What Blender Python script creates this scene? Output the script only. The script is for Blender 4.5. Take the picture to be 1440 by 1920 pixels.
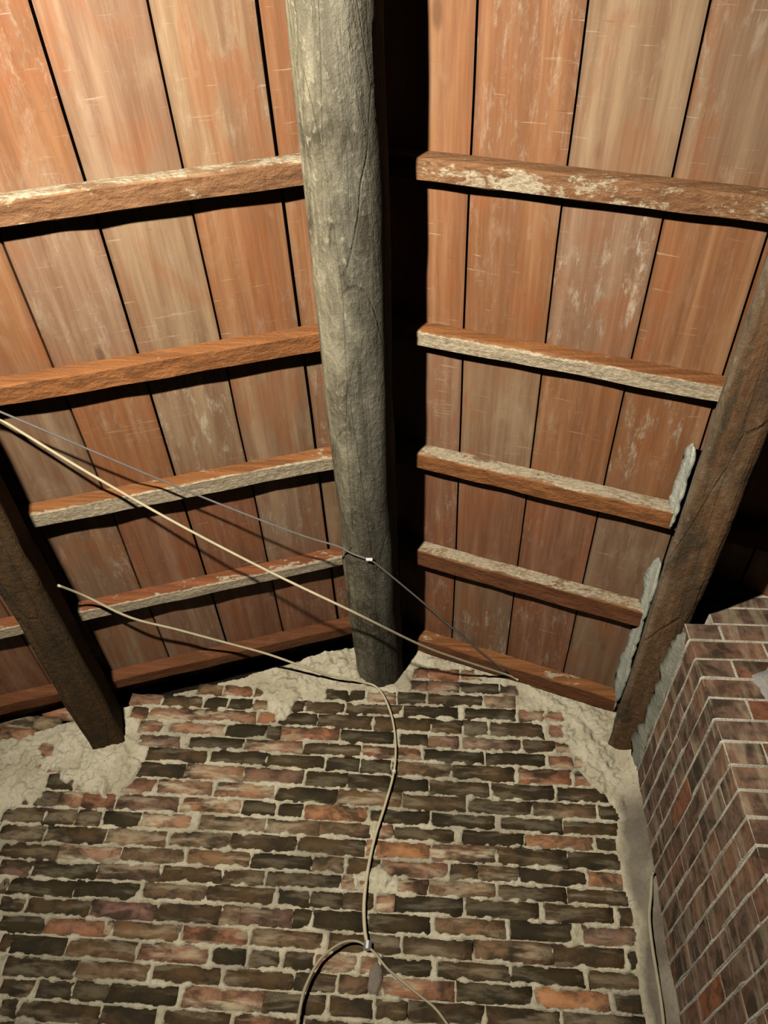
import bpy, bmesh, math, random
import numpy as np
from mathutils import Vector, Matrix

random.seed(7)
scene = bpy.context.scene
for o in list(bpy.data.objects):
    bpy.data.objects.remove(o, do_unlink=True)
COL = scene.collection

# ------------------------------------------------------------------ camera
# hand-held phone, looking up at about 45 degrees into the gable end of a low attic
cam_data = bpy.data.cameras.new('camera')
cam_data.sensor_fit = 'VERTICAL'
cam_data.sensor_height = 24.0
cam_data.lens = 24.0 * 1450.0 / 1920.0
cam_data.clip_start = 0.02
cam = bpy.data.objects.new('camera', cam_data)
COL.objects.link(cam)
_d = Vector((80, 1476, 1450)).normalized()
_r = Vector((1, .0227, -.0783)); _r = (_r - _d * _r.dot(_d)).normalized()
_u = _r.cross(_d)
def cam_to_world(v): return Vector((_r.dot(v), _d.dot(v), _u.dot(v)))
_x = cam_to_world(Vector((1, 0, 0))); _y = -cam_to_world(Vector((0, 1, 0))); _z = -cam_to_world(Vector((0, 0, 1)))
_m = Matrix((_x, _y, _z)).transposed().to_4x4()
_m.translation = Vector((0.26, -2.8, 1.5))
cam.matrix_world = _m
scene.camera = cam

# ------------------------------------------------------------------ world, lamp, exposure
world = bpy.data.worlds.new('world'); scene.world = world
world.use_nodes = True
_bg = world.node_tree.nodes['Background']
_bg.inputs[0].default_value = (1.0, .86, .68, 1)
_bg.inputs[1].default_value = 0.004
lamp_data = bpy.data.lights.new('work_lamp', 'SPOT')      # hand lamp held up behind and left of the photographer
lamp_data.energy = 440.0
lamp_data.spot_size = math.radians(110); lamp_data.spot_blend = 1.0
lamp_data.color = (1.0, .90, .74)
lamp_data.shadow_soft_size = 0.035
lamp = bpy.data.objects.new('work_lamp', lamp_data)
lamp.location = (-0.686, -3.313, 2.071)
lamp.rotation_euler = Vector((.65, 2.0, 1.2)).to_track_quat('-Z', 'Y').to_euler()
COL.objects.link(lamp)
vs = scene.view_settings
vs.view_transform = 'Standard'; vs.look = 'None'; vs.gamma = 1.0; vs.use_curve_mapping = False
vs.exposure = 0.0
scene.cycles.diffuse_bounces = 0

# ------------------------------------------------------------------ helpers
def tag(o, label=None, cat=None, group=None, kind=None):
    if label: o['label'] = label
    if cat: o['category'] = cat
    if group: o['group'] = group
    if kind: o['kind'] = kind
    return o
def link(name, me, mat, parent=None):
    o = bpy.data.objects.new(name, me)
    if mat is not None and len(me.materials) == 0: me.materials.append(mat)
    COL.objects.link(o)
    if parent is not None: o.parent = parent
    return o
def mesh_np(name, verts, faces, mat, parent=None, smooth=True, cols=None):
    me = bpy.data.meshes.new(name)
    me.from_pydata([tuple(v) for v in verts], [], [tuple(f) for f in faces])
    if smooth: me.polygons.foreach_set('use_smooth', [True] * len(me.polygons))
    if cols is not None:
        a = me.color_attributes.new('Col', 'FLOAT_COLOR', 'POINT')
        a.data.foreach_set('color', np.asarray(cols, np.float32).ravel())
    me.update()
    return link(name, me, mat, parent)
def hash2(i, j, seed):
    h = (i.astype(np.int64) * 374761393 + j.astype(np.int64) * 668265263 + seed * 144665) & 0x7fffffff
    h = (h ^ (h >> 13)) * 1274126177 & 0x7fffffff
    return ((h ^ (h >> 16)) & 0xffff) / 65535.0
def vnoise(x, y, seed=0):
    x = np.asarray(x, float); y = np.asarray(y, float)
    i = np.floor(x); j = np.floor(y); fx = x - i; fy = y - j
    fx = fx * fx * (3 - 2 * fx); fy = fy * fy * (3 - 2 * fy)
    i = i.astype(np.int64); j = j.astype(np.int64)
    a = hash2(i, j, seed); b = hash2(i + 1, j, seed); c = hash2(i, j + 1, seed); d = hash2(i + 1, j + 1, seed)
    return (a * (1 - fx) + b * fx) * (1 - fy) + (c * (1 - fx) + d * fx) * fy      # 0..1
def fbm(x, y, seed=0, octs=3):
    s = 0; amp = .5; t = 0
    for k in range(octs):
        s = s + amp * vnoise(np.asarray(x) * 2 ** k, np.asarray(y) * 2 ** k, seed + k * 17); t += amp; amp *= .5
    return s / t

# ------------------------------------------------------------------ materials
class NT:
    def __init__(self, name):
        self.m = bpy.data.materials.new(name); self.m.use_nodes = True
        self.t = self.m.node_tree; self.t.nodes.clear()
        self.out = self.n('ShaderNodeOutputMaterial'); self.b = self.n('ShaderNodeBsdfPrincipled')
        self.l(self.b.outputs[0], self.out.inputs[0])
    def n(self, t, **kw):
        o = self.t.nodes.new(t)
        for k, v in kw.items(): setattr(o, k, v)
        return o
    def l(self, a, b): self.t.links.new(a, b)
    def coords(self, scale=(1, 1, 1), rot=(0, 0, 0), rnd=True):
        tc = self.n('ShaderNodeTexCoord'); mp = self.n('ShaderNodeMapping')
        src = tc.outputs['Object']
        if rnd:
            oi = self.n('ShaderNodeObjectInfo'); ad = self.n('ShaderNodeVectorMath', operation='MULTIPLY_ADD')
            self.l(oi.outputs['Random'], ad.inputs[0]); ad.inputs[1].default_value = (37, 19, 53); self.l(src, ad.inputs[2]); src = ad.outputs[0]
        self.l(src, mp.inputs[0]); mp.inputs['Scale'].default_value = scale; mp.inputs['Rotation'].default_value = rot
        return mp.outputs[0]
    def noise(self, co, scale, detail=4, rough=.55, dist=0):
        x = self.n('ShaderNodeTexNoise'); self.l(co, x.inputs['Vector'])
        x.inputs['Scale'].default_value = scale; x.inputs['Detail'].default_value = detail
        x.inputs['Roughness'].default_value = rough; x.inputs['Distortion'].default_value = dist
        return x.outputs[0]
    def ramp(self, f, a, b, lo=0., hi=1.):
        x = self.n('ShaderNodeMapRange', interpolation_type='SMOOTHSTEP'); self.l(f, x.inputs[0])
        for i, v in enumerate((a, b, lo, hi)): x.inputs[i + 1].default_value = v
        return x.outputs[0]
    def mul(self, a, b, op='MULTIPLY'):
        x = self.n('ShaderNodeMath', operation=op)
        for i, v in enumerate((a, b)):
            if isinstance(v, (int, float)): x.inputs[i].default_value = v
            else: self.l(v, x.inputs[i])
        return x.outputs[0]
    def mix(self, f, a, b, mode='MIX'):
        x = self.n('ShaderNodeMix', data_type='RGBA', blend_type=mode)
        for s, v in ((x.inputs[0], f), (x.inputs[6], a), (x.inputs[7], b)):
            if isinstance(v, (int, float)): s.default_value = v
            elif isinstance(v, tuple): s.default_value = (*v, 1) if len(v) == 3 else v
            else: self.l(v, s)
        return x.outputs[2]
    def attr(self):
        x = self.n('ShaderNodeAttribute'); x.attribute_name = 'Col'; return x
    def finish(self, col, rough=.8, bump=None, strength=.4, dist=.01, spec=.3):
        if isinstance(col, tuple): self.b.inputs['Base Color'].default_value = (*col, 1)
        else: self.l(col, self.b.inputs['Base Color'])
        if isinstance(rough, (int, float)): self.b.inputs['Roughness'].default_value = rough
        else: self.l(rough, self.b.inputs['Roughness'])
        self.b.inputs['Specular IOR Level'].default_value = spec
        if bump is not None:
            x = self.n('ShaderNodeBump'); self.l(bump, x.inputs['Height'])
            x.inputs['Strength'].default_value = strength; x.inputs['Distance'].default_value = dist
            self.l(x.outputs[0], self.b.inputs['Normal'])
        return self.m

def plank_material():
    t = NT('stained_plank')
    base = t.attr().outputs['Color']
    streak = t.noise(t.coords((26, 1.1, 1)), 1.0, 5, .6, .3)          # grain running along the board
    fine = t.noise(t.coords((120, 5, 1)), 1.0, 4, .6)
    blotch = t.noise(t.coords((6, 2.2, 1)), 1.0, 5, .65, .6)
    c = t.mix(t.ramp(streak, .35, .7), t.mix(.62, base, (.15, .058, .025), 'MIX'), base)
    c = t.mix(t.ramp(streak, .52, .75, 0, .38), c, (.44, .29, .18))
    c = t.mix(t.ramp(blotch, .50, .64, 0, .5), c, (.30, .10, .034))
    c = t.mix(t.ramp(blotch, .34, .46, .5, 0), c, t.mix(.5, base, (.36, .26, .17)))
    c = t.mix(t.ramp(fine, .3, .8, 0, .28), c, t.mix(.5, c, (.52, .39, .27)))
    # lime run-off: pale blotches streaked along the board, amount in the colour attribute's alpha
    lime = t.noise(t.coords((34, 8, 1)), 1.0, 8, .78, .25)
    patch = t.noise(t.coords((4, 3, 1)), 1.0, 2, .5)
    lf = t.mul(t.ramp(lime, .50, .66), t.mul(t.ramp(patch, .40, .60), t.attr().outputs['Alpha']))
    c = t.mix(t.mul(lf, .8), c, (.62, .53, .40))
    # saw marks and dents
    mark = t.noise(t.coords((14, 70, 1), (0, 0, .15)), 1.0, 3, .6)
    c = t.mix(t.ramp(mark, .68, .78, 0, .30), c, (.10, .045, .022))
    scr = t.noise(t.coords((8, 120, 1), (0, 0, .12)), 1.0, 3, .6)
    c = t.mix(t.mul(t.ramp(scr, .64, .74, 0, .55), t.ramp(patch, .35, .6)), c, (.58, .46, .32))
    knot = t.n('ShaderNodeTexVoronoi'); t.l(t.coords((4.5, 1.6, 1)), knot.inputs['Vector']); knot.inputs['Scale'].default_value = 1.0
    c = t.mix(t.ramp(knot.outputs['Distance'], .03, .075, .55, 0), c, (.07, .035, .02))
    h = t.mul(t.mul(fine, .4), t.mul(t.mul(streak, 1.0), lf, 'ADD'), 'ADD')
    return t.finish(c, t.ramp(streak, .3, .8, .62, .42), h, .35, .006, .35)
def batten_material():
    t = NT('rough_batten')
    a = t.attr(); base = a.outputs['Color']
    g = t.noise(t.coords((2.2, 45, 45)), 1.0, 5, .65, .4)
    n2 = t.noise(t.coords((7, 16, 16)), 1.0, 6, .7, .5)
    n3 = t.noise(t.coords((60, 110, 110)), 1.0, 5, .7)
    c = t.mix(t.ramp(g, .35, .65), t.mix(.6, base, (.10, .04, .016)), base)
    c = t.mix(t.ramp(n2, .55, .75, 0, .45), c, (.42, .25, .12))
    crust = t.ramp(t.mul(t.mul(a.outputs['Alpha'], t.mul(t.mul(n2, .5, 'SUBTRACT'), 2.2), 'ADD'), t.mul(t.mul(n3, .5, 'SUBTRACT'), .7), 'ADD'), .50, .72)
    c = t.mix(crust, c, t.mix(t.ramp(n3, .35, .65), (.36, .285, .195), (.58, .50, .36)))
    h = t.mul(t.mul(n3, .8), t.mul(g, .8), 'ADD')
    return t.finish(c, .78, h, .7, .012, .25)
def timber_material():
    t = NT('old_timber')
    a = t.attr(); base = a.outputs['Color']
    g = t.noise(t.coords((22, 1.6, 22)), 1.0, 6, .65, .8)
    n2 = t.noise(t.coords((8, 3.2, 8)), 1.0, 6, .7, 1.2)
    n3 = t.noise(t.coords((60, 35, 60)), 1.0, 5, .7)
    c = t.mix(t.ramp(g, .35, .65), t.mix(.55, base, (.045, .040, .028)), base)
    c = t.mix(t.mul(t.ramp(n2, .50, .66, 0, .9), a.outputs['Alpha']), c, t.mix(.55, base, (.46, .43, .32)))
    c = t.mix(t.ramp(n2, .36, .50, .75, 0), c, (.05, .042, .028))
    c = t.mix(t.mul(t.ramp(n3, .55, .72, 0, .75), a.outputs['Alpha']), c, (.52, .48, .36))
    # drying cracks along the grain
    cr = t.n('ShaderNodeTexVoronoi', feature='DISTANCE_TO_EDGE'); t.l(t.coords((11, 1.1, 11)), cr.inputs['Vector']); cr.inputs['Scale'].default_value = 1.0
    ck = t.ramp(cr.outputs['Distance'], .002, .012, .6, 0)
    c = t.mix(t.mul(ck, .3), c, (.02, .017, .012))
    h = t.mul(t.mul(t.mul(g, .9), t.mul(n3, .8), 'ADD'), t.mul(ck, .35), 'SUBTRACT')
    return t.finish(c, .82, h, .8, .012, .2)
def brick_material(name, smear):
    t = NT(name)
    oi = t.n('ShaderNodeObjectInfo'); base = oi.outputs['Color']
    n1 = t.noise(t.coords((18, 18, 26)), 1.0, 5, .65, .5)
    n2 = t.noise(t.coords((90, 90, 90)), 1.0, 4, .7)
    n4 = t.noise(t.coords((7, 7, 11)), 1.0, 3, .55, .4)
    c = t.mix(t.ramp(n1, .35, .62), t.mix(.62, base, (.022, .018, .009)), base)
    c = t.mix(t.ramp(n4, .53, .64, 0, .7), c, t.mix(1.0, base, (1.22, 1.15, .95), 'MULTIPLY'))
    c = t.mix(t.ramp(n4, .36, .46, .75, 0), c, (.028, .024, .013))
    # lime smeared slantwise over the face by the trowel
    d1 = t.noise(t.coords(*smear[0]), 1.0, 3, .5, .2)
    d2 = t.noise(t.coords(*smear[1]), 1.0, 4, .6)
    f = t.mul(t.mul(t.ramp(d1, .48, .60), t.ramp(d2, .25, .6)), oi.outputs['Alpha'])
    c = t.mix(f, c, (.60, .50, .34))
    c = t.mix(t.ramp(n2, .64, .76, 0, .28), c, (.34, .28, .18))
    h = t.mul(t.mul(n2, .6), t.mul(n1, 1.0), 'ADD')
    return t.finish(c, .85, h, .6, .008, .3)
def mortar_material(name, c0, c1, dark, grime=False):
    t = NT(name)
    n1 = t.noise(t.coords((9, 9, 9), rnd=False), 1.0, 6, .65, .3)
    n2 = t.noise(t.coords((70, 70, 70), rnd=False), 1.0, 5, .75)
    c = t.mix(t.ramp(n1, .35, .65), c0, c1)
    c = t.mix(t.ramp(n2, .56, .72, 0, .75), c, dark)
    c = t.mix(t.ramp(n1, .60, .74, 0, .5), c, (.44, .36, .24))
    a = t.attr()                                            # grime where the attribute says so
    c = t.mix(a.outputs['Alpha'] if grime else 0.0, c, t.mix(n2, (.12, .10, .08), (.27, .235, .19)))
    return t.finish(c, .92, t.mul(n2, n1, 'ADD'), .9, .010, .15)
def plain_material(name, col, rough=.6, metal=0., var=.25, spec=.3):
    t = NT(name)
    n1 = t.noise(t.coords((30, 30, 30)), 1.0, 3, .6)
    c = t.mix(t.ramp(n1, .35, .7, 0, var), col, tuple(x * .45 for x in col))
    t.b.inputs['Metallic'].default_value = metal
    return t.finish(c, rough, None, spec=spec)

M_PLANK = plank_material(); M_BATTEN = batten_material(); M_TIMBER = timber_material()
M_BRICK = brick_material('gable_brick', (((5, 5, 26), (0, -.55, 0)), ((22, 22, 60), (0, -.55, 0)))); M_PBRICK = brick_material('pier_brick', (((22, 22, 4),), ((50, 50, 9),)))
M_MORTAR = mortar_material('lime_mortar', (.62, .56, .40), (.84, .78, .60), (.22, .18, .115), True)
M_PMORTAR = mortar_material('pier_mortar', (.50, .46, .38), (.78, .74, .62), (.24, .19, .15))
M_DECK = plain_material('dark_roof_deck', (.05, .035, .025), .9)
M_CABLE = plain_material('cream_cable', (.66, .58, .40), .5)
M_CABLE2 = plain_material('dusty_cable', (.44, .39, .27), .75)
M_WIRE = plain_material('grey_wire', (.22, .20, .19), .5)
M_CLIP = plain_material('white_clip', (.85, .83, .78), .4)
M_METAL = plain_material('galvanised_clip', (.45, .48, .50), .4, .7)

# ------------------------------------------------------------------ measurements (metres)
K = 1 / 3.0                 # roof pitch
Z_PLANK = 3.575             # underside of the boards at the ridge
Z_BATTEN = 3.520            # underside of the battens at the ridge
Y_BACK = -3.45              # where the modelled roof ends behind the photographer
CS = 1 / math.sqrt(1 + K * K)

# ------------------------------------------------------------------ gable wall
# joints of every course, measured off the wall: joint heights at three places along it, then each brick (from, to, kind) in mm
ROWS = {
-5:'143,206,r;209,340,r;344,436,p',
-4:'-450,-308,r;135,206,m;211,338,m;347,501,k;508,578,m',
-3:'-763,-657,b;-650,-533,r;-519,-458,b;-451,-315,r;-215,-125,k;-116,-58,k;-40,75,p;86,201,k;210,432,d;443,565,r',
-2:'-1035,-906,p;-897,-734,d;-718,-623,k;-619,-521,k;-512,-447,b;-440,-368,d;-362,-301,d;-295,-135,d;-124,101,d;114,332,k;360,562,k;583,675,r;683,764,r',
-1:'-1388,-1261,r;-1016,-946,r;-941,-711,p;-706,-492,p;-483,-408,r;-399,-244,k;-233,-13,d;-4,221,d;225,351,d;357,453,d;463,670,d;699,862,r;870,945,r',
0:'-1559,-1420,b;-1411,-1311,b;-963,-871,r;-833,-608,p;-603,-441,k;-434,-379,k;-375,-143,r;-132,82,k;104,212,k;216,336,m;353,580,m;586,706,d;714,854,r;862,956,m',
1:'-1532,-1391,p;-1283,-1171,o;-945,-777,m;-740,-520,k;-512,-285,p;-272,-49,d;-40,191,r;201,431,k;444,673,k;681,776,r;786,927,p',
2:'-1505,-1371,b;-1362,-1282,p;-894,-654,d;-637,-418,k;-412,-187,k;-173,-51,k;-41,74,k;80,306,b;314,547,d;569,764,r;776,918,r',
3:'-1477,-1279,p;-1270,-1148,p;-932,-732,k;-725,-495,p;-491,-260,m;-246,-88,k;-84,74,k;88,216,k;228,451,d;463,690,k;706,890,d',
4:'-1447,-1295,m;-1257,-1145,k;-1135,-988,p;-979,-830,r;-815,-602,p;-589,-359,p;-355,-120,k;-116,122,b;130,361,d;371,604,d;611,839,b;851,943,k',
5:'-1385,-1281,k;-1277,-1184,d;-1179,-1095,p;-1091,-964,r;-953,-718,m;-705,-478,o;-474,-342,k;-334,-241,k;-237,-1,O;13,226,k;240,469,k;492,707,k;718,911,d',
6:'-1377,-1212,d;-1207,-1092,d;-1088,-997,d;-983,-846,k;-840,-644,p;-618,-371,b;-365,-172,b;-169,18,b;37,96,r;106,328,k;353,572,k;575,814,O;829,950,k',
7:'-1358,-1187,d;-1181,-955,d;-951,-727,b;-711,-493,b;-485,-246,d;-242,2,d;10,39,r;42,237,o;241,469,p;475,715,d;722,923,k',
8:'-1330,-1112,d;-1106,-884,p;-872,-639,b;-631,-406,b;-400,-185,k;-175,-66,b;-53,61,d;68,302,r;308,401,d;404,545,b;550,778,d;783,919,O',
9:'-1303,-1189,m;-1181,-948,k;-942,-720,m;-708,-495,d;-490,-341,d;-333,-75,k;-65,43,p;126,228,r;237,462,b;475,700,d;711,917,d',
10:'-1275,-1246,d;-1240,-1009,k;-1000,-778,k;-759,-534,b;-531,-298,d;-281,-173,k;-168,-63,k;-57,48,d;57,121,p;126,352,k;365,606,k;629,852,d;875,922,d',
11:'-1249,-1160,d;-1153,-930,d;-924,-691,M;-688,-469,d;-465,-406,b;-402,-224,m;-219,-159,k;-153,17,k;35,246,k;255,490,b;514,709,k;749,921,m',
12:'-1223,-1068,k;-1062,-856,r;-851,-830,r;-825,-596,b;-583,-362,r;-349,-110,b;-89,33,d;40,146,d;158,382,d;390,640,b;643,869,d;889,944,k',
13:'-1195,-1161,d;-1154,-966,k;-960,-726,b;-717,-480,r;-471,-358,k;-341,-247,d;-229,-132,d;-129,11,r;22,77,p;89,253,k;267,500,d;508,735,k;752,958,d',
14:'-1166,-1151,d;-1148,-913,d;-909,-667,b;-654,-430,d;-416,-190,d;-185,-52,d;-40,51,b;58,95,p;100,322,r;335,567,k;577,810,O;823,907,d',
15:'-1139,-1029,d;-1014,-899,k;-894,-781,k;-778,-558,k;-536,-282,p;-274,-82,d;-61,73,d;82,177,d;182,413,d;429,649,d;662,905,d',
16:'-1114,-1061,d;-1052,-790,d;-782,-609,d;-583,-371,d;-361,-153,r;-136,78,d;88,307,b;320,540,k;551,754,d;763,910,d',
}
Z_TOP = {-5: 3.40, -4: 3.336, -3: 3.274, -2: 3.213, -1: 3.155}
Z_L = [3.088,3.028,2.968,2.905,2.84,2.772,2.705,2.637,2.571,2.511,2.448,2.386,2.329,2.269,2.203,2.136,2.082,2.025]
Z_M = [3.096,3.032,2.974,2.913,2.844,2.779,2.714,2.651,2.586,2.525,2.466,2.404,2.333,2.274,2.212,2.155,2.087,2.024]
Z_R = [3.081,3.02,2.96,2.892,2.829,2.764,2.708,2.654,2.588,2.528,2.473,2.411,2.348,2.279,2.221,2.159,2.096,2.033]
def joint(k, x):
    if k < 0: return Z_TOP[k]
    if k > 17: return joint(17, x) - .0625 * (k - 17)
    return float(np.interp(x, [-1.2, -.5, .47], [Z_L[k], Z_M[k], Z_R[k]]))
BRICK_COLS = {   # colour, lime smear
    'k': ((.053, .038, .018), .16), 'd': ((.100, .063, .032), .28), 'b': ((.220, .135, .075), .45),
    'm': ((.225, .135, .095), .50), 'M': ((.235, .125, .105), .10), 'r': ((.340, .160, .095), .60),
    'o': ((.40, .190, .095), .90), 'O': ((.46, .225, .115), .2), 'p': ((.39, .220, .140), 1.0)}
def jit(c, s=.14):
    f = 1 + random.uniform(-s, s); g = random.uniform(-s, s) * .4
    return (c[0] * f * (1 + g), c[1] * f, c[2] * f * (1 - g))
gable = []           # x0, x1, z0, z1, kind
for k, s in ROWS.items():
    bs = [b.split(',') for b in s.split(';')]
    bs = [(int(a) / 1000, int(b) / 1000, c) for a, b, c in bs]
    if k >= 3:                                   # the course runs on to the left, past the frame
        x = bs[0][0] - .012
        while x > -1.75:
            w = random.choice((.21, .21, .2, .1)); bs.insert(0, (x - w, x, random.choice('ddkbbp'))); x -= w + .012
    for a, b, c in bs:
        xm = (a + b) / 2; gable.append((a, b, joint(k + 1, xm), joint(k, xm), c))
n_seen = len(gable)
low = []
for k in range(17, 32):                           # courses below the picture
    x = .93
    while x > -1.75:
        w = random.choice((.21, .21, .2, .1)); low.append((x - w, x, joint(k + 1, x), joint(k, x), random.choice('ddkkbbpr'))); x -= w + .012

# lime pargeting around the timber ends and loose mortar patches (outlines on the wall, x / z)
PATCH = [
 [(-1.321,3.02),(-1.152,3.07),(-0.965,3.00),(-0.908,2.879),(-0.958,2.788),(-1.099,2.739),(-1.252,2.861)],
 [(-0.518,3.280),(-0.357,3.42),(-0.06,3.53),(-0.06,3.300),(-0.20,3.300),(-0.30,3.235),(-0.365,3.10),(-0.41,3.085),(-0.44,3.200)],
 [(-1.70,2.86),(-1.50,2.95),(-1.394,2.993),(-1.269,2.905),(-1.265,2.730),(-1.383,2.661),(-1.7,2.68)],
 [(0.559,3.36),(0.99,3.22),(0.99,2.80),(0.93,2.849),(0.834,2.893),(0.776,2.987),(0.743,3.075),(0.721,3.192),(0.629,3.262)],
 [(-0.030,2.515),(0.037,2.555),(0.151,2.542),(0.150,2.500),(0.085,2.486),(-0.018,2.490)],
 [(0.13,3.50),(0.60,3.345),(0.60,3.30),(0.35,3.37),(0.16,3.42)],
]
def poly_sd(px, pz, P):
    n = len(P); d = np.full(px.shape, 9.); inside = np.zeros(px.shape, bool)
    for i in range(n):
        x0, z0 = P[i]; x1, z1 = P[(i + 1) % n]
        ex, ez = x1 - x0, z1 - z0
        t = np.clip(((px - x0) * ex + (pz - z0) * ez) / (ex * ex + ez * ez), 0, 1)
        d = np.minimum(d, np.hypot(px - x0 - ex * t, pz - z0 - ez * t))
        c = ((z0 > pz) != (z1 > pz)) & (px < (x1 - x0) * (pz - z0) / (z1 - z0 + 1e-12) + x0)
        inside ^= c
    return np.where(inside, d, -d)

def build_gable():
    st = .0055
    xs = np.arange(-1.75, 1.0301, st); zs = np.arange(1.15, 3.60, st)
    gx, gz = np.meshgrid(xs, zs)
    nj = fbm(gx * 90, gz * 90, 3, 3)
    depth = np.full(gx.shape, -1.)                 # how far inside a brick outline
    for a, b, z0, z1, c in gable + low:
        i0, i1 = np.searchsorted(xs, (a - .0045, b + .0045)); j0, j1 = np.searchsorted(zs, (z0, z1))
        if i1 <= i0 or j1 <= j0: continue
        X = gx[j0:j1, i0:i1]; Z = gz[j0:j1, i0:i1]
        dd = np.minimum(np.minimum(X - a + .002, b - X + .002), np.minimum(Z - z0 - .0035, z1 - .0035 - Z))
        depth[j0:j1, i0:i1] = np.maximum(depth[j0:j1, i0:i1], dd)
    edge = (fbm(gx * 34, gz * 34, 11, 3) - .52) * .026   # ragged pointing creeping over the bricks
    joint_h = .0060 + (nj - .5) * .012 + (fbm(gx * 14, gz * 14, 5, 2) - .5) * .010
    s = np.clip((depth - edge) / .005, 0, 1)
    h = joint_h * (1 - s) + (-.014) * s
    pm = np.full(gx.shape, -9.)
    for P in PATCH:
        pm = np.maximum(pm, poly_sd(gx, gz, P))
    pm = pm + (fbm(gx * 16, gz * 16, 23, 4) - .5) * .11
    sp = np.clip(pm / .012, 0, 1)
    ph = .010 + (fbm(gx * 45, gz * 45, 31, 4) - .5) * .040 + np.clip(pm, 0, .08) * .12
    h = np.maximum(h, h * (1 - sp) + ph * sp)
    fil = np.clip((gx - (.905 + (fbm(gx * 9, gz * 9, 41, 3) - .5) * .07)) / .10, 0, 1)   # mortar coved into the corner
    h = np.maximum(h, np.where(fil > 0, .006 + fil * fil * .05 + (nj - .5) * .008, -1))
    top = Z_PLANK + .01 - K * np.abs(gx) - np.where(gx < -.1, .055 + .04 * np.abs(gx) + (fbm(gx * 12, gz * 0, 91, 2) - .5) * .02, 0)
    ok = gz <= top
    nz, nx = gx.shape
    V = np.stack([gx, -h, np.minimum(gz, top)], -1).reshape(-1, 3)
    j, i = np.meshgrid(np.arange(nz - 1), np.arange(nx - 1), indexing='ij')
    keep = ok[:-1, :-1]
    a = (j * nx + i)[keep]
    F = np.stack([a, a + 1, a + nx + 1, a + nx], -1)
    me = bpy.data.meshes.new('wall_back')
    nb = len(V)
    # masonry behind: a plain slab with the gable outline
    sl = [(-1.75, 1.15), (1.03, 1.15), (1.03, 3.60 - K * 1.03 - .02), (.1, 3.54), (-.1, 3.47), (-1.75, 3.60 - K * 1.75 - .15)]
    ex = [(x, .02, z) for x, z in sl] + [(x, .24, z) for x, z in sl]
    V = np.vstack([V, np.array(ex)])
    me.vertices.add(len(V)); me.vertices.foreach_set('co', V.astype(np.float32).ravel())
    ns = len(sl)
    extra = [[nb + q for q in range(ns)], [nb + q for q in range(2 * ns - 1, ns - 1, -1)]] + [[nb + q, nb + q + ns, nb + (q + 1) % ns + ns, nb + (q + 1) % ns] for q in range(ns)]
    lt = [4] * len(F) + [len(e) for e in extra]
    ls = np.concatenate([[0], np.cumsum(lt)[:-1]])
    lv = np.concatenate([F.ravel(), np.concatenate(extra)])
    me.loops.add(len(lv)); me.loops.foreach_set('vertex_index', lv.astype(np.int32))
    me.polygons.add(len(lt)); me.polygons.foreach_set('loop_start', ls.astype(np.int32))
    me.polygons.foreach_set('use_smooth', np.array([True] * len(F) + [False] * len(extra)))
    me.update(calc_edges=True)
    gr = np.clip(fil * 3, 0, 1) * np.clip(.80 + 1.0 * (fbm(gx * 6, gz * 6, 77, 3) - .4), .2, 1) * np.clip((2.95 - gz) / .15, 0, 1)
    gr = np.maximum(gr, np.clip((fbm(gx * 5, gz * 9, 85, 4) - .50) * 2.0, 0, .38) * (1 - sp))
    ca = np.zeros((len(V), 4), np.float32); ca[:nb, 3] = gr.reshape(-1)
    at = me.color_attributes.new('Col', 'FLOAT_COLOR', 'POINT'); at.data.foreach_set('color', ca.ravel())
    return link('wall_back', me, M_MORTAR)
wall = build_gable()
tag(wall, 'brick gable wall of dark and reddish bricks in pale lime mortar', None, None, 'structure')

def brick_geo(w, h, depth=.045, prouder=0., rough=.003):
    """front (towards -y) of a hand-made brick: pillowed 4 x 2 grid with a skirt; 40 triangles"""
    nx, nz = 4, 2
    V, F = [], []
    for j in range(nz + 1):
        for i in range(nx + 1):
            e = i in (0, nx) or j in (0, nz)
            x = -w / 2 + w * i / nx; z = -h / 2 + h * j / nz
            if 0 < i < nx: x += random.uniform(-.006, .006)
            V.append((x + random.uniform(-rough, rough), (.003 if e else -.0025) + random.uniform(-.0015, .0015) - prouder,
                      z + random.uniform(-rough, rough) * (.8 if e else 2)))
    for j in range(nz):
        for i in range(nx):
            a = j * (nx + 1) + i; F.append((a, a + 1, a + nx + 2, a + nx + 1))
    ring = [i for i in range(nx + 1)] + [j * (nx + 1) + nx for j in range(1, nz + 1)] + [nz * (nx + 1) + i for i in range(nx - 1, -1, -1)] + [j * (nx + 1) for j in range(nz - 1, 0, -1)]
    n0 = len(V)
    for q in ring: V.append((V[q][0], depth, V[q][2]))
    m = len(ring)
    for q in range(m):
        F.append((ring[q], n0 + q, n0 + (q + 1) % m, ring[(q + 1) % m]))
    return V, F
for a, b, z0, z1, c in gable:
    w = b - a; h = z1 - z0 - .006
    if w < .02: continue
    V, F = brick_geo(w + .006, h, .04, random.uniform(-.0015, .003), .004)
    o = mesh_np('brick', V, F, M_BRICK, wall)
    o.location = ((a + b) / 2, 0, (z0 + z1) / 2)
    col, sm = BRICK_COLS[c]; o.color = (*jit(col), min(1, sm * random.uniform(.7, 1.2)))
VV, FF = [], []
for a, b, z0, z1, c in low:
    V, F = brick_geo(b - a, z1 - z0 - .009, .04, random.uniform(-.0015, .003)); n0 = len(VV)
    VV += [(x + (a + b) / 2, y, z + (z0 + z1) / 2) for x, y, z in V]; FF += [tuple(q + n0 for q in f) for f in F]
o = mesh_np('lower_brickwork', VV, FF, M_BRICK, wall); o.color = (.12, .085, .05, .3); tag(o, kind='stuff')

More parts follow.
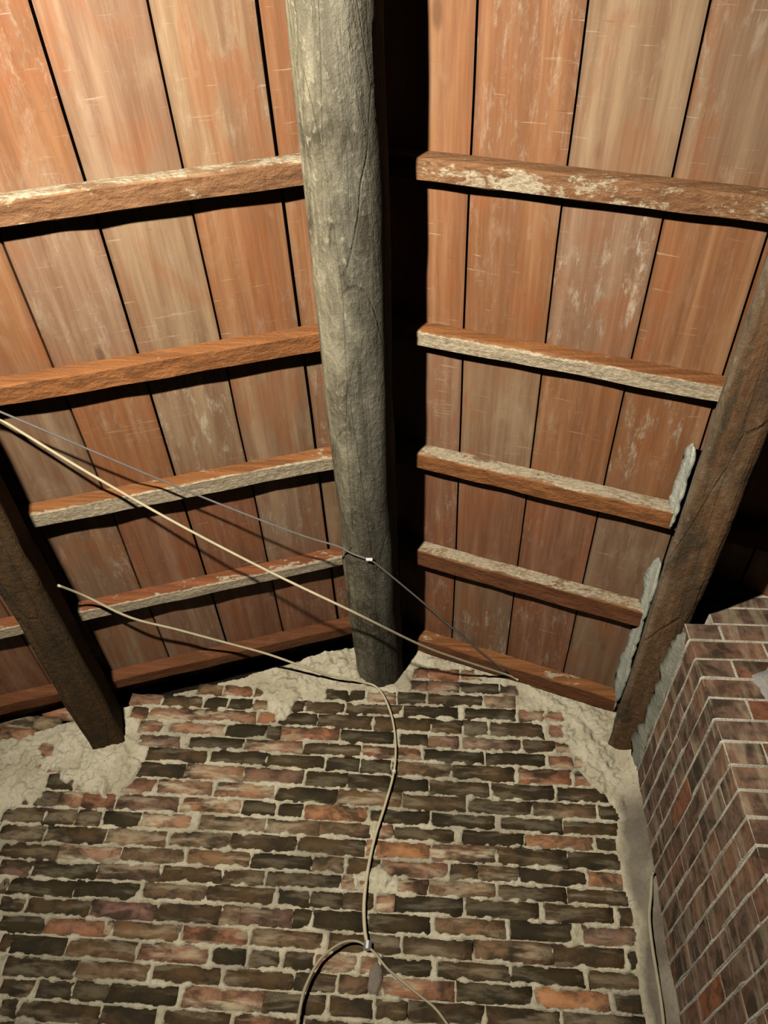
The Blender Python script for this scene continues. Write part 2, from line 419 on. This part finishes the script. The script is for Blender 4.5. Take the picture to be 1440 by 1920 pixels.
# ------------------------------------------------------------------ roof boards
def slope_z(x, z_ridge): return z_ridge - K * abs(x)
deckV, deckF = [], []
for s in (-1, 1):
    n0 = len(deckV); xe = 2.05 * s
    for y in (Y_BACK, .24):
        for x, dz in ((0, .030), (xe, .030), (xe, .075), (0, .075)):
            deckV.append((x, y, slope_z(x, Z_PLANK) + dz))
    for f in ((0, 1, 2, 3), (7, 6, 5, 4), (0, 4, 5, 1), (1, 5, 6, 2), (2, 6, 7, 3), (3, 7, 4, 0)): deckF.append(tuple(q + n0 for q in f))
ceiling = mesh_np('ceiling', deckV, deckF, M_DECK, None, False)
tag(ceiling, 'boarded underside of the pitched roof in orange-brown planks', None, None, 'structure')
TONE = {'O': (.33, .145, .060), 'T': (.345, .235, .142), 'P': (.315, .196, .126), 'R': (.27, .118, .066), 'G': (.265, .175, .110),
        'F': (.36, .165, .066), 'Y': (.36, .245, .145)}
# board edges (x) and tones bay by bay from behind the photographer to the gable; the figure is the amount of lime
LEFT = [(0, -.185, 'OOTYR', '12566'), (-.185, -.411, 'YOTPR', '22264'), (-.411, -.637, 'PTTRR', '23723'),
        (-.637, -.864, 'OPORP', '43315'), (-.864, -1.09, 'FOGGG', '22265'), (-1.09, -1.315, 'FOGPG', '22225'), (-1.315, -1.54, 'OORRR', '22222'),
        (-1.54, -1.765, 'OPRRR', '22222'), (-1.765, -1.99, 'ORRRR', '22222')]
RIGHT = [(0, .08, 'OOORR', '11111'), (.08, .305, 'OOPRR', '11294'), (.305, .530, 'OOTRG', '42238'), (.530, .757, 'TPORR', '29255'),
         (.757, .980, 'GOOGG', '41721'), (.98, 1.205, 'TORGG', '22222'), (1.205, 1.43, 'OORRR', '22222'), (1.43, 1.655, 'ORRRR', '22222'), (1.655, 1.88, 'ORRRR', '22222')]
BAY_Y = [-2.35, -1.80, -1.32, -.84, -.34]
def plank(x0, x1, tones, lime):
    s = -1 if x1 < x0 else 1
    ny = 40; US = (0, .045, .35, .65, .955, 1); nx = 5
    gap = random.uniform(.0028, .0045); th = .020; off = random.uniform(-.0025, .0025)
    V, C, F = [], [], []
    for top in (0, 1):
        for j in range(ny + 1):
            y = Y_BACK + (0.0 - Y_BACK) * j / ny
            f = np.interp(y, BAY_Y, range(5)); b = int(min(3, f)); t = f - b
            t = min(1, max(0, (t - .5) * 3.2 + .5))
            c = [TONE[tones[b]][q] * (1 - t) + TONE[tones[b + 1]][q] * t for q in range(3)]
            al = (int(lime[b]) * (1 - t) + int(lime[b + 1]) * t) / 9
            for i in range(nx + 1):
                u = US[i]
                xa = abs(x0) + gap; xb = abs(x1) - gap
                wob = (vnoise(y * 3.1, abs(x0) * 7, 5) - .5) * .0040 * (1 - u) + (vnoise(y * 3.1, abs(x1) * 7, 5) - .5) * .0040 * u
                x = s * (xa + (xb - xa) * u + wob)
                cup = .0025 * math.cos(u * math.pi * 2) + off + (vnoise(y * 1.7, abs(x0) * 5 + u, 9) - .5) * .004
                V.append((x, y, slope_z(x, Z_PLANK) + (th if top else cup)))
                e = .62 if i in (0, nx) else 1.0
                C.append((c[0] * e, c[1] * e, c[2] * e, al))
    n = (ny + 1) * (nx + 1)
    for j in range(ny):
        for i in range(nx):
            a = j * (nx + 1) + i
            q = (a, a + 1, a + nx + 2, a + nx + 1)
            F.append(q if s < 0 else q[::-1]); F.append(tuple(z + n for z in (q[::-1] if s < 0 else q)))
        for i in (0, nx):
            a = j * (nx + 1) + i; F.append((a, a + nx + 1, a + nx + 1 + n, a + n))
    for j in (0, ny):
        for i in range(nx):
            a = j * (nx + 1) + i; F.append((a, a + 1, a + 1 + n, a + n))
    o = mesh_np('plank', V, F, M_PLANK, ceiling, False, C)
    return o
for p in LEFT + RIGHT: plank(*p)

# ------------------------------------------------------------------ battens nailed under the boards
def batten(side, y0, y1, x_in, x_out, c_side, c_under, k_side, k_under, label, chips=1.0):
    """roof batten: squared lath with waney edges; side = face towards the room, under = bottom face"""
    n = 60
    prof = 8
    V, C, F = [], [], []
    seed = random.randint(0, 999)
    for i in range(n + 1):
        x = side * (x_in + (x_out - x_in) * i / n); ax = abs(x)
        w = lambda q, sc=9.: float(vnoise(ax * sc, q * 3.7, seed) - .5)
        zt = slope_z(x, Z_PLANK) - .001; zb = slope_z(x, Z_BATTEN)
        ch = .006 + .010 * max(0, w(1, 6)) * chips
        ring = [(y0, zt), (y0 + w(2) * .006, zb + ch + .020), (y0 + w(2) * .006 + .001, zb + ch + w(6, 20) * .006),
                (y0 + ch + w(3, 20) * .006, zb + w(4, 14) * .005), ((y0 + y1) / 2, zb + w(5, 14) * .005), (y1 - .004 + w(7) * .004, zb + w(8, 14) * .005),
                (y1 + w(9) * .004, zb + .006), (y1, zt)]
        for q, (y, z) in enumerate(ring):
            V.append((x, y, z))
            if q <= 2: C.append((*c_side, k_side))
            else: C.append((*c_under, k_under))
    for i in range(n):
        for q in range(prof):
            a = i * prof + q; b = i * prof + (q + 1) % prof
            F.append((a, b, b + prof, a + prof) if side > 0 else (a, a + prof, b + prof, b))
    F.append(tuple(range(prof))[::-1]); F.append(tuple(n * prof + q for q in range(prof)))
    o = mesh_np('roof_batten', V, F, M_BATTEN, None, False, C)
    tag(o, label, 'batten', 'battens across the %s roof slope' % ('left' if side < 0 else 'right'))
    return o
OR = (.37, .150, .052); RB = (.23, .088, .038); BR = (.30, .155, .075); CR = (.36, .24, .135)
batten(-1, -2.56, -2.50, .03, 1.95, OR, OR, .3, .2, 'batten at the very top left, sixth from the brick gable')
batten(-1, -2.078, -2.014, .03, 1.95, CR, BR, .70, .30, 'brown batten with pale chipped edge, fifth from gable on left slope')
batten(-1, -1.585, -1.518, .03, 1.95, OR, OR, .22, .15, 'plain bright orange batten, fourth from gable on left slope')
batten(-1, -1.110, -1.046, .03, 1.95, OR, CR, .28, .95, 'batten with grey crusted underside, third from gable on left slope')
batten(-1, -.606, -.552, .03, 1.95, (.34, .12, .05), CR, .38, 1.0, 'grey-bottomed batten with rusty side, second from gable on left slope')
batten(-1, -.165, -.103, .03, 1.95, RB, (.18, .07, .03), .15, .05, 'dark reddish batten against the brick gable on left slope')
batten(1, -2.088, -2.030, .03, 1.80, BR, BR, .30, .48, 'thick worn batten with pale blotches, topmost on right slope', 2.)
batten(1, -1.604, -1.552, .03, 1.80, OR, CR, .20, .92, 'cream-edged batten, second from the top on right slope', 2.)
batten(1, -1.140, -1.070, .03, 1.80, CR, OR, .80, .20, 'orange batten with lime on its upper edge, middle of right slope', 1.5)
batten(1, -.664, -.578, .03, 1.06, CR, RB, .72, .15, 'reddish batten with sandy crust, second from gable on right slope', 1.5)
batten(1, -.110, -.020, .03, 1.06, OR, RB, .32, .05, 'rusty orange batten against the brick gable on right slope')

# ------------------------------------------------------------------ ridge log
def ridge_log():
    n, m = 110, 28
    V, C, F = [], [], []
    for i in range(n + 1):
        y = Y_BACK + (.10 - Y_BACK) * i / n
        cx = .004 * math.sin(y * 2.1); R = .0985 + .004 * (-y / 3)
        for q in range(m):
            a = 2 * math.pi * q / m
            f = abs(((a + .2) / (math.pi / 4)) % 1 - .5)        # axe-hewn facets
            r = R * (1.0 + .022 * f - .008) + (vnoise(math.cos(a) * 3 + 9, y * 3.0 + math.sin(a) * 3, 71) - .5) * .012 + (vnoise(math.cos(a) * 9 + 9, y * 9 + math.sin(a) * 9, 73) - .5) * .005
            V.append((cx + r * math.cos(a), y, 3.387 + min(r * math.sin(a), .125)))
            left = max(0, -math.cos(a - .35))  # flank towards the lamp painted paler: its lit side is put into the colour
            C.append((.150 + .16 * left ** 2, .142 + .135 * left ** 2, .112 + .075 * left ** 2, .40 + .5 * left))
    for i in range(n):
        for q in range(m):
            a = i * m + q; b = i * m + (q + 1) % m; F.append((a, a + m, b + m, b))
    F.append(tuple(range(m))); F.append(tuple(n * m + q for q in range(m))[::-1])
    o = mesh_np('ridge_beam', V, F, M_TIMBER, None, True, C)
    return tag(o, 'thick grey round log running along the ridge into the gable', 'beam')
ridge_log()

# ------------------------------------------------------------------ side purlins, squared timbers set square to the slope
def purlin(corners, cols, label, seed, wob=.008):
    n = 90; sub = 5
    V, C, F = [], [], []
    m = 4 * sub
    cx = sum(c[0] for c in corners) / 4; cz = sum(c[1] for c in corners) / 4
    for i in range(n + 1):
        y = Y_BACK + (.08 - Y_BACK) * i / n
        for e in range(4):
            (x0, z0), (x1, z1) = corners[e], corners[(e + 1) % 4]
            for q in range(sub):
                u = q / sub; x = x0 + (x1 - x0) * u; z = z0 + (z1 - z0) * u
                rnd_ = .975 if q == 0 else 1.0
                d = 1 + (float(vnoise(y * 2.3, (e * sub + q) * .45, seed)) - .5) * wob / .07 + (float(vnoise(y * 11, (e * sub + q) * .8, seed + 3)) - .5) * .005 / .07
                V.append((cx + (x - cx) * rnd_ * d, y, cz + (z - cz) * rnd_ * d)); C.append(cols[e] if q else tuple((cols[e][w] + cols[e - 1][w]) / 2 for w in range(4)))
    for i in range(n):
        for q in range(m):
            a = i * m + q; b = i * m + (q + 1) % m; F.append((a, b, b + m, a + m))
    F.append(tuple(range(m))[::-1]); F.append(tuple(n * m + q for q in range(m)))
    o = mesh_np('purlin', V, F, M_TIMBER, None, True, C)
    bm = bmesh.new(); bm.from_mesh(o.data); bmesh.ops.recalc_face_normals(bm, faces=bm.faces); bm.to_mesh(o.data); bm.free()
    return tag(o, label, 'purlin')
DB = (.120, .066, .028, .04); GT = (.30, .245, .17, .55); BB = (.165, .088, .042, .20)
# corners: lower inner, lower outer, upper outer, upper inner
left_purlin = purlin([(-.996, 2.985), (-1.110, 2.932), (-1.190, 3.122), (-1.082, 3.160)], [DB, (.12, .085, .05, .2), DB, DB], 'dark brown squared purlin under the left roof slope', 131)
right_purlin = purlin([(.915, 3.065), (1.025, 3.010), (1.076, 3.155), (.960, 3.194)], [BB, BB, BB, GT], 'cracked grey-brown purlin beside the brick pier on the right', 137, .010)

M_PACK = mortar_material('grey_packing', (.30, .31, .26), (.46, .46, .38), (.20, .18, .13))
M_LIME = mortar_material('pale_lime', (.52, .55, .48), (.70, .72, .62), (.28, .27, .20))
def cove(name, prof, y0, y1, mat, parent, seed, off=(0, 0, 0), n=70, fade=.12):
    """lime worked into an angle: a strip along y with a hollow, uneven section"""
    V, F = [], []; m = len(prof)
    cx = sum(p[0] for p in prof) / m; cz = sum(p[1] for p in prof) / m
    for i in range(n + 1):
        y = y0 + (y1 - y0) * i / n; t = i / n
        w = min(1, t / fade, (1 - t) / fade) ** .5 * (.05 + 1.15 * float(fbm(y * 9, 3.3, seed, 3)))
        for q, (x, z) in enumerate(prof):
            d = (float(fbm(y * 22, q * 1.7, seed + 5, 3)) - .5) * .012
            V.append((cx + (x - cx) * w + d - off[0], y - off[1], cz + (z - cz) * w + d - off[2]))
    for i in range(n):
        for q in range(m - 1):
            a = i * m + q; F.append((a, a + 1, a + m + 1, a + m))
        F.append((i * m + m - 1, i * m, i * m + m, i * m + 2 * m - 1))
    F.append(tuple(range(m))); F.append(tuple(n * m + q for q in range(m)))
    return mesh_np(name, V, F, mat, parent, True)
CV = [(.930, 3.268), (.943, 3.246), (.945, 3.215), (.938, 3.180), (.934, 3.150), (.965, 3.180), (.970, 3.262)]
cove('lime_strip', CV, -1.40, -1.08, M_LIME, right_purlin, 1)
cove('lime_strip', [(x + .004, z) for x, z in CV], -.93, -.02, M_LIME, right_purlin, 2)

# ------------------------------------------------------------------ brick pier standing against the gable on the right
PX0, PX1, PYF = 1.0, 1.62, -.87
COURSE = .0714; ZC0 = 2.94
def lean(v):
    x, y, z = v
    return (x, y + (z - ZC0) * .126 * min(1, max(0, -y / .87)), z)
pier = bpy.data.objects.new('brick_pier', None); COL.objects.link(pier); pier.location = (1.3, -.43, 1.15)
tag(pier, 'brown brick pier with thin pale joints at the right edge', 'pier')
def pier_mesh(name, V, F, mat, smooth=False):
    V = [lean(v) for v in V]; V = [(x - 1.3, y + .43, z - 1.15) for x, y, z in V]
    return mesh_np(name, V, F, mat, pier, smooth)
def core_block(x0, x1, y0, y1, z0, z1, n=40):
    V, F = [], []
    for i in range(n + 1):
        z = z0 + (z1 - z0) * i / n
        for x, y in ((x0, y0), (x1, y0), (x1, y1), (x0, y1)): V.append((x, y, z))
    for i in range(n):
        for q in range(4):
            a = i * 4 + q; b = i * 4 + (q + 1) % 4; F.append((a, b, b + 4, a + 4))
    F.append((3, 2, 1, 0)); F.append(tuple(n * 4 + q for q in range(4)))
    return V, F
V, F = core_block(PX0 + .0015, PX1, PYF + .0015, -.003, 1.15, 3.008)
pier_mesh('mortar_core', V, F, M_PMORTAR)
# the upper part slants under the roof
V = []
for y in (PYF + .0015, -.003):
    for x, z in ((PX0 + .085, 3.0), (PX1, 3.0), (PX1, Z_PLANK - K * PX1 - .004), (PX0 + .085, Z_PLANK - K * (PX0 + .085) - .004)): V.append((x, y, z))
F = [(0, 1, 2, 3), (7, 6, 5, 4), (0, 4, 5, 1), (1, 5, 6, 2), (2, 6, 7, 3), (3, 7, 4, 0)]
pier_mesh('mortar_core', V, F, M_PMORTAR)
def box_brick(x0, x1, y0, y1, z0, z1, bev=.0035):
    """box with chamfered, slightly uneven edges (44 triangles)"""
    cx, cy, cz = (x0 + x1) / 2, (y0 + y1) / 2, (z0 + z1) / 2
    hx, hy, hz = (x1 - x0) / 2, (y1 - y0) / 2, (z1 - z0) / 2
    V, idx = [], {}
    for sx in (-1, 1):
        for sy in (-1, 1):
            for sz in (-1, 1):
                c = (cx + sx * hx + random.uniform(-.0015, .0015), cy + sy * hy + random.uniform(-.0015, .0015), cz + sz * hz + random.uniform(-.0015, .0015))
                for ax in range(3):                      # the corner's point on each of its three faces
                    p = [c[0] - sx * bev, c[1] - sy * bev, c[2] - sz * bev]; p[ax] = c[ax]
                    idx[(sx, sy, sz, ax)] = len(V); V.append(tuple(p))
    F = []
    def face(keys):
        f = [idx[k] for k in keys]
        a, b_, c = (Vector(V[q]) for q in f[:3]); n = (b_ - a).cross(c - a); m = sum((Vector(V[q]) for q in f), Vector()) / len(f) - Vector((cx, cy, cz))
        F.append(tuple(f) if n.dot(m) > 0 else tuple(f[::-1]))
    def key(ax, s, u, v, w):
        q = [0, 0, 0]; q[ax] = s; q[(ax + 1) % 3] = u; q[(ax + 2) % 3] = v
        return (*q, w)
    for ax in range(3):
        for s in (-1, 1):
            face([key(ax, s, u, v, ax) for u, v in ((-1, -1), (1, -1), (1, 1), (-1, 1))])
        for u in (-1, 1):
            for v in (-1, 1):
                face([key(ax, -1, u, v, (ax + 1) % 3), key(ax, 1, u, v, (ax + 1) % 3), key(ax, 1, u, v, (ax + 2) % 3), key(ax, -1, u, v, (ax + 2) % 3)])
    for sx in (-1, 1):
        for sy in (-1, 1):
            for sz in (-1, 1): face([(sx, sy, sz, ax) for ax in range(3)])
    return V, F
PCOL = [((.235, .135, .095), .30), ((.265, .140, .092), .25), ((.205, .125, .095), .30), ((.245, .150, .108), .35), ((.330, .130, .070), .12), ((.180, .108, .076), .25)]
JT = .0016; JH = .0006
def pier_brick(x0, x1, y0, y1, z0, z1, ci=None):
    V, F = box_brick(x0, x1, y0, y1, z0, z1)
    o = pier_mesh('brick', V, F, M_PBRICK)
    c, s = PCOL[ci if ci is not None else random.choice((0, 0, 0, 1, 1, 2, 2, 3, 3, 4, 5))]
    o.color = (*jit(tuple(q * .86 for q in c), .10), s)
for k in range(-4, 16):
    zt = ZC0 - COURSE * k - JT; zb = ZC0 - COURSE * (k + 1) + JT
    even = k % 2 == 0
    roof = Z_PLANK - .008
    # flank, facing the middle of the room
    if k >= -1:
        y = PYF
        first = .10 if even else .21
        pier_brick(PX0, PX0 + (.21 if even else .10) - JH, y, y + first - JH, zb, zt, random.choice((0, 1, 3)))
        y += first + JH
        while y < -.03:
            L = .21
            y1 = min(y + L, -.004)
            pier_brick(PX0, PX0 + .09, y, y1 - JH, zb, zt); y = y1 + JH
    # front, facing the photographer
    x = PX0 + ((.21 if even else .10) + JT) if k >= -1 else PX0 + .086
    while x < PX1 - .02:
        x1 = min(x + (.21 if (even or x > PX0 + .15) else .21), PX1)
        zz = min(zt, roof - K * x1)
        if zz - zb > .02: pier_brick(x, x1 - JH, PYF, PYF + .09, zb, zz, {1: 4, 3: 4}.get(k) if x < PX0 + .2 else None)
        x = x1 + JH
# pale pointing standing a little proud along every bed joint, round the corner
def bead(k):
    z = ZC0 - COURSE * k
    path = [(PX0, y) for y in np.linspace(-.02, PYF + .004, 34)] + [(x, PYF) for x in np.linspace(PX0 + .004, PX1, 22)]
    V, F = [], []; m = 5
    for i, (x, y) in enumerate(path):
        flank = i < 34
        w = .0007 + .0034 * float(fbm(i * .45, k * 5.1, 201, 3)); pr = .0015 + .0035 * float(vnoise(i * .6, k * 3.3, 211))
        if float(vnoise(i * .16, k * 2.7, 223)) < .30: w *= .3; pr = -.001
        zz = z + (float(fbm(i * .25, k * 1.9, 231, 2)) - .5) * .009
        for dz, d in ((-1.2, -.004), (-.7, pr), (0, pr * 1.2), (.7, pr), (1.2, -.004)):
            V.append((x - d, y - d * .3 if i == 33 else y, zz + dz * w) if flank else (x, y - d, zz + dz * w))
    for i in range(len(path) - 1):
        for q in range(m - 1):
            a = i * m + q; F.append((a, a + 1, a + m + 1, a + m))
    o = pier_mesh('mortar_joint', V, F, M_PMORTAR, True)
for k in range(0, 16): bead(k)
# lime packed between purlin and pier, and a grey cement patch on the front
def pl(v): return lean(v)
cove('lime_packing', [(.975, 3.045), (.984, 3.005), (.993, 2.965), (.997, 2.945), (.999, 2.925), (1.02, 2.93), (1.02, 3.02)], -.86, -.01, M_PACK, pier, 3, (1.3, -.43, 1.15))
def patch_disc(name, cx, cz, rx, rz, y, mat, parent, off, seed):
    V = [(cx, y - .008, cz)]; F = []; n = 22
    for ring, (s, h) in enumerate(((.6, .008), (.95, .005), (1.08, -.006))):
        for i in range(n):
            a = 2 * math.pi * i / n; k_ = s * (1 + .35 * (float(vnoise(math.cos(a) * 2 + 7, math.sin(a) * 2 + 3, seed)) - .5))
            V.append((cx + rx * k_ * math.cos(a), y - h + random.uniform(-.0015, .0015), cz + rz * k_ * math.sin(a)))
    for i in range(n):
        F.append((0, 1 + i, 1 + (i + 1) % n))
        for r_ in (0, 1): F.append((1 + r_ * n + i, 1 + (r_ + 1) * n + i, 1 + (r_ + 1) * n + (i + 1) % n, 1 + r_ * n + (i + 1) % n))
    V = [(x - off[0], yy - off[1], z - off[2]) for x, yy, z in V]
    return mesh_np(name, V, F, mat, parent, True)
M_CEMENT = mortar_material('grey_cement', (.34, .33, .31), (.44, .43, .41), (.24, .22, .20))
M_SMEAR = mortar_material('dusty_smear', (.24, .20, .16), (.32, .275, .23), (.16, .13, .10))
patch_disc('cement_patch', 1.215, 2.765, .075, .075, PYF - .022, M_CEMENT, pier, (1.3, -.43, 1.15), 5)
patch_disc('cement_patch', .072, 2.205, .022, .050, -.0025, M_SMEAR, wall, (0, 0, 0), 8)

# ------------------------------------------------------------------ cables
def tube(name, pts, rad, mat, parent=None, step=6, sides=8, rads=None):
    P = [Vector(p) for p in pts]; Q = []; RR = []
    n = len(P); R = rads or [rad] * n
    for i in range(n - 1):
        p0, p1, p2, p3 = P[max(i - 1, 0)], P[i], P[i + 1], P[min(i + 2, n - 1)]
        for s in range(step):
            t = s / step
            Q.append(.5 * ((2 * p1) + (p2 - p0) * t + (2 * p0 - 5 * p1 + 4 * p2 - p3) * t * t + (3 * p1 - p0 - 3 * p2 + p3) * t ** 3)); RR.append(R[i] + (R[i + 1] - R[i]) * t)
    Q.append(P[-1]); RR.append(R[-1])
    V, F = [], []
    ref = Vector((.3, .2, .93))
    for i, q in enumerate(Q):
        d = (Q[min(i + 1, len(Q) - 1)] - Q[max(i - 1, 0)]).normalized()
        a = (ref - d * ref.dot(d)).normalized(); ref = a; b = d.cross(a)
        for s in range(sides):
            t = 2 * math.pi * s / sides; V.append(tuple(q + (a * math.cos(t) + b * math.sin(t)) * RR[i]))
    for i in range(len(Q) - 1):
        for s in range(sides):
            x = i * sides + s; y = i * sides + (s + 1) % sides; F.append((x, y, y + sides, x + sides))
    F.append(tuple(range(sides))[::-1]); F.append(tuple((len(Q) - 1) * sides + s for s in range(sides)))
    return mesh_np(name, V, F, mat, parent, True)
def clip(name, p, r, mat, parent, axis='z', half=.006):
    V, F = [], []; n = 10
    for h in (-half, half):
        for i in range(n):
            a = 2 * math.pi * i / n; u, v = r * math.cos(a), r * math.sin(a)
            V.append((p[0] + u, p[1] + v, p[2] + h) if axis == 'z' else (p[0] + h, p[1] + u, p[2] + v))
    for i in range(n): F.append((i, (i + 1) % n, n + (i + 1) % n, n + i))
    F.append(tuple(range(n))[::-1]); F.append(tuple(range(n, 2 * n)))
    return mesh_np(name, V, F, mat, parent, False)

c = tube('electric_cable', [(-1.06, -1.556, 3.155), (-1.004, -1.492, 3.165), (-.812, -1.276, 3.179), (-.579, -1.066, 3.175), (-.31, -.877, 3.152), (-.045, -.732, 3.114),
                    (.174, -.45, 3.193), (.328, -.27, 3.257), (.538, -.062, 3.331), (.58, -.045, 3.320)], .0045, M_CABLE)
tag(c, 'long taut cream cable strung beneath the ridge log from left purlin', 'cable')
c = tube('grey_wire', [(-1.035, -1.615, 3.098), (-.968, -1.545, 3.131), (-.587, -1.17, 3.245), (-.25, -.935, 3.283), (-.105, -.862, 3.292), (-.055, -.835, 3.284), (.005, -.812, 3.276),
                  (.04, -.775, 3.279), (.20, -.55, 3.296), (.37, -.30, 3.315), (.533, -.078, 3.331)], .0034, M_WIRE)
tag(c, 'thin dark grey wire tied to the ridge log with a white knot', 'wire')
k_ = clip('knot', (.005, -.815, 3.276), .006, M_CLIP, c, 'x', .011)
k_['label'] = 'small white knot on the wire'
main = [(-1.035, -.838, 3.10), (-.995, -.720, 3.151), (-.880, -.570, 3.177), (-.749, -.450, 3.220), (-.593, -.330, 3.254), (-.441, -.230, 3.276), (-.298, -.150, 3.275), (-.194, -.090, 3.279), (-.065, -.035, 3.287), (-.008, -.028, 3.272), (.033, -.022, 3.222), (.070, -.020, 3.127), (.090, -.020, 3.010), (.089, -.020, 2.899), (.065, -.022, 2.771), (.037, -.022, 2.651),
        (.022, -.022, 2.538), (.018, -.022, 2.432), (.027, -.022, 2.349), (.041, -.024, 2.298)]
c = tube('electric_cable', main, .005, M_CABLE, rads=[.0048] * 9 + [.0046] * 5 + [.0052, .0056, .006, .0064, .0064, .0062])
tag(c, 'cream cable drooping from left purlin and running down the gable wall', 'cable')
clip('cable_clip', (.090, -.021, 2.905), .0075, M_CLIP, c)
clip('cable_clip', (.041, -.024, 2.296), .014, M_METAL, c, 'z', .012)
c = tube('electric_cable', [(.042, -.025, 2.292), (.008, -.035, 2.303), (-.035, -.040, 2.297), (-.078, -.045, 2.268), (-.113, -.045, 2.229), (-.137, -.040, 2.177), (-.148, -.040, 2.133), (-.152, -.040, 2.061),
                   (-.149, -.040, 2.007), (-.142, -.035, 1.85)], .005, M_CABLE2, rads=[.004, .004, .0042, .0044, .0048, .0052, .0055, .006, .006, .006])
tag(c, 'cream cable looping left and down from the metal clip low on the gable', 'cable')
c = tube('electric_cable', [(.047, -.025, 2.290), (.072, -.032, 2.269), (.109, -.035, 2.232), (.144, -.030, 2.209), (.222, -.022, 2.161), (.264, -.020, 2.135), (.303, -.020, 2.095), (.355, -.020, 2.030), (.42, -.02, 1.90)], .0042, M_CABLE2)
tag(c, 'dusty cable slanting right and down from the metal clip on the gable', 'cable')
c = tube('electric_cable', [(.989, -.075, 2.563), (.985, -.060, 2.552), (.976, -.046, 2.500), (.961, -.037, 2.433), (.956, -.036, 2.353), (.956, -.036, 2.276), (.956, -.036, 2.203), (.953, -.036, 2.133), (.944, -.034, 2.052), (.940, -.034, 1.85)], .0055, M_CABLE2)
tag(c, 'cable rising in the corner between gable wall and brick pier', 'cable')
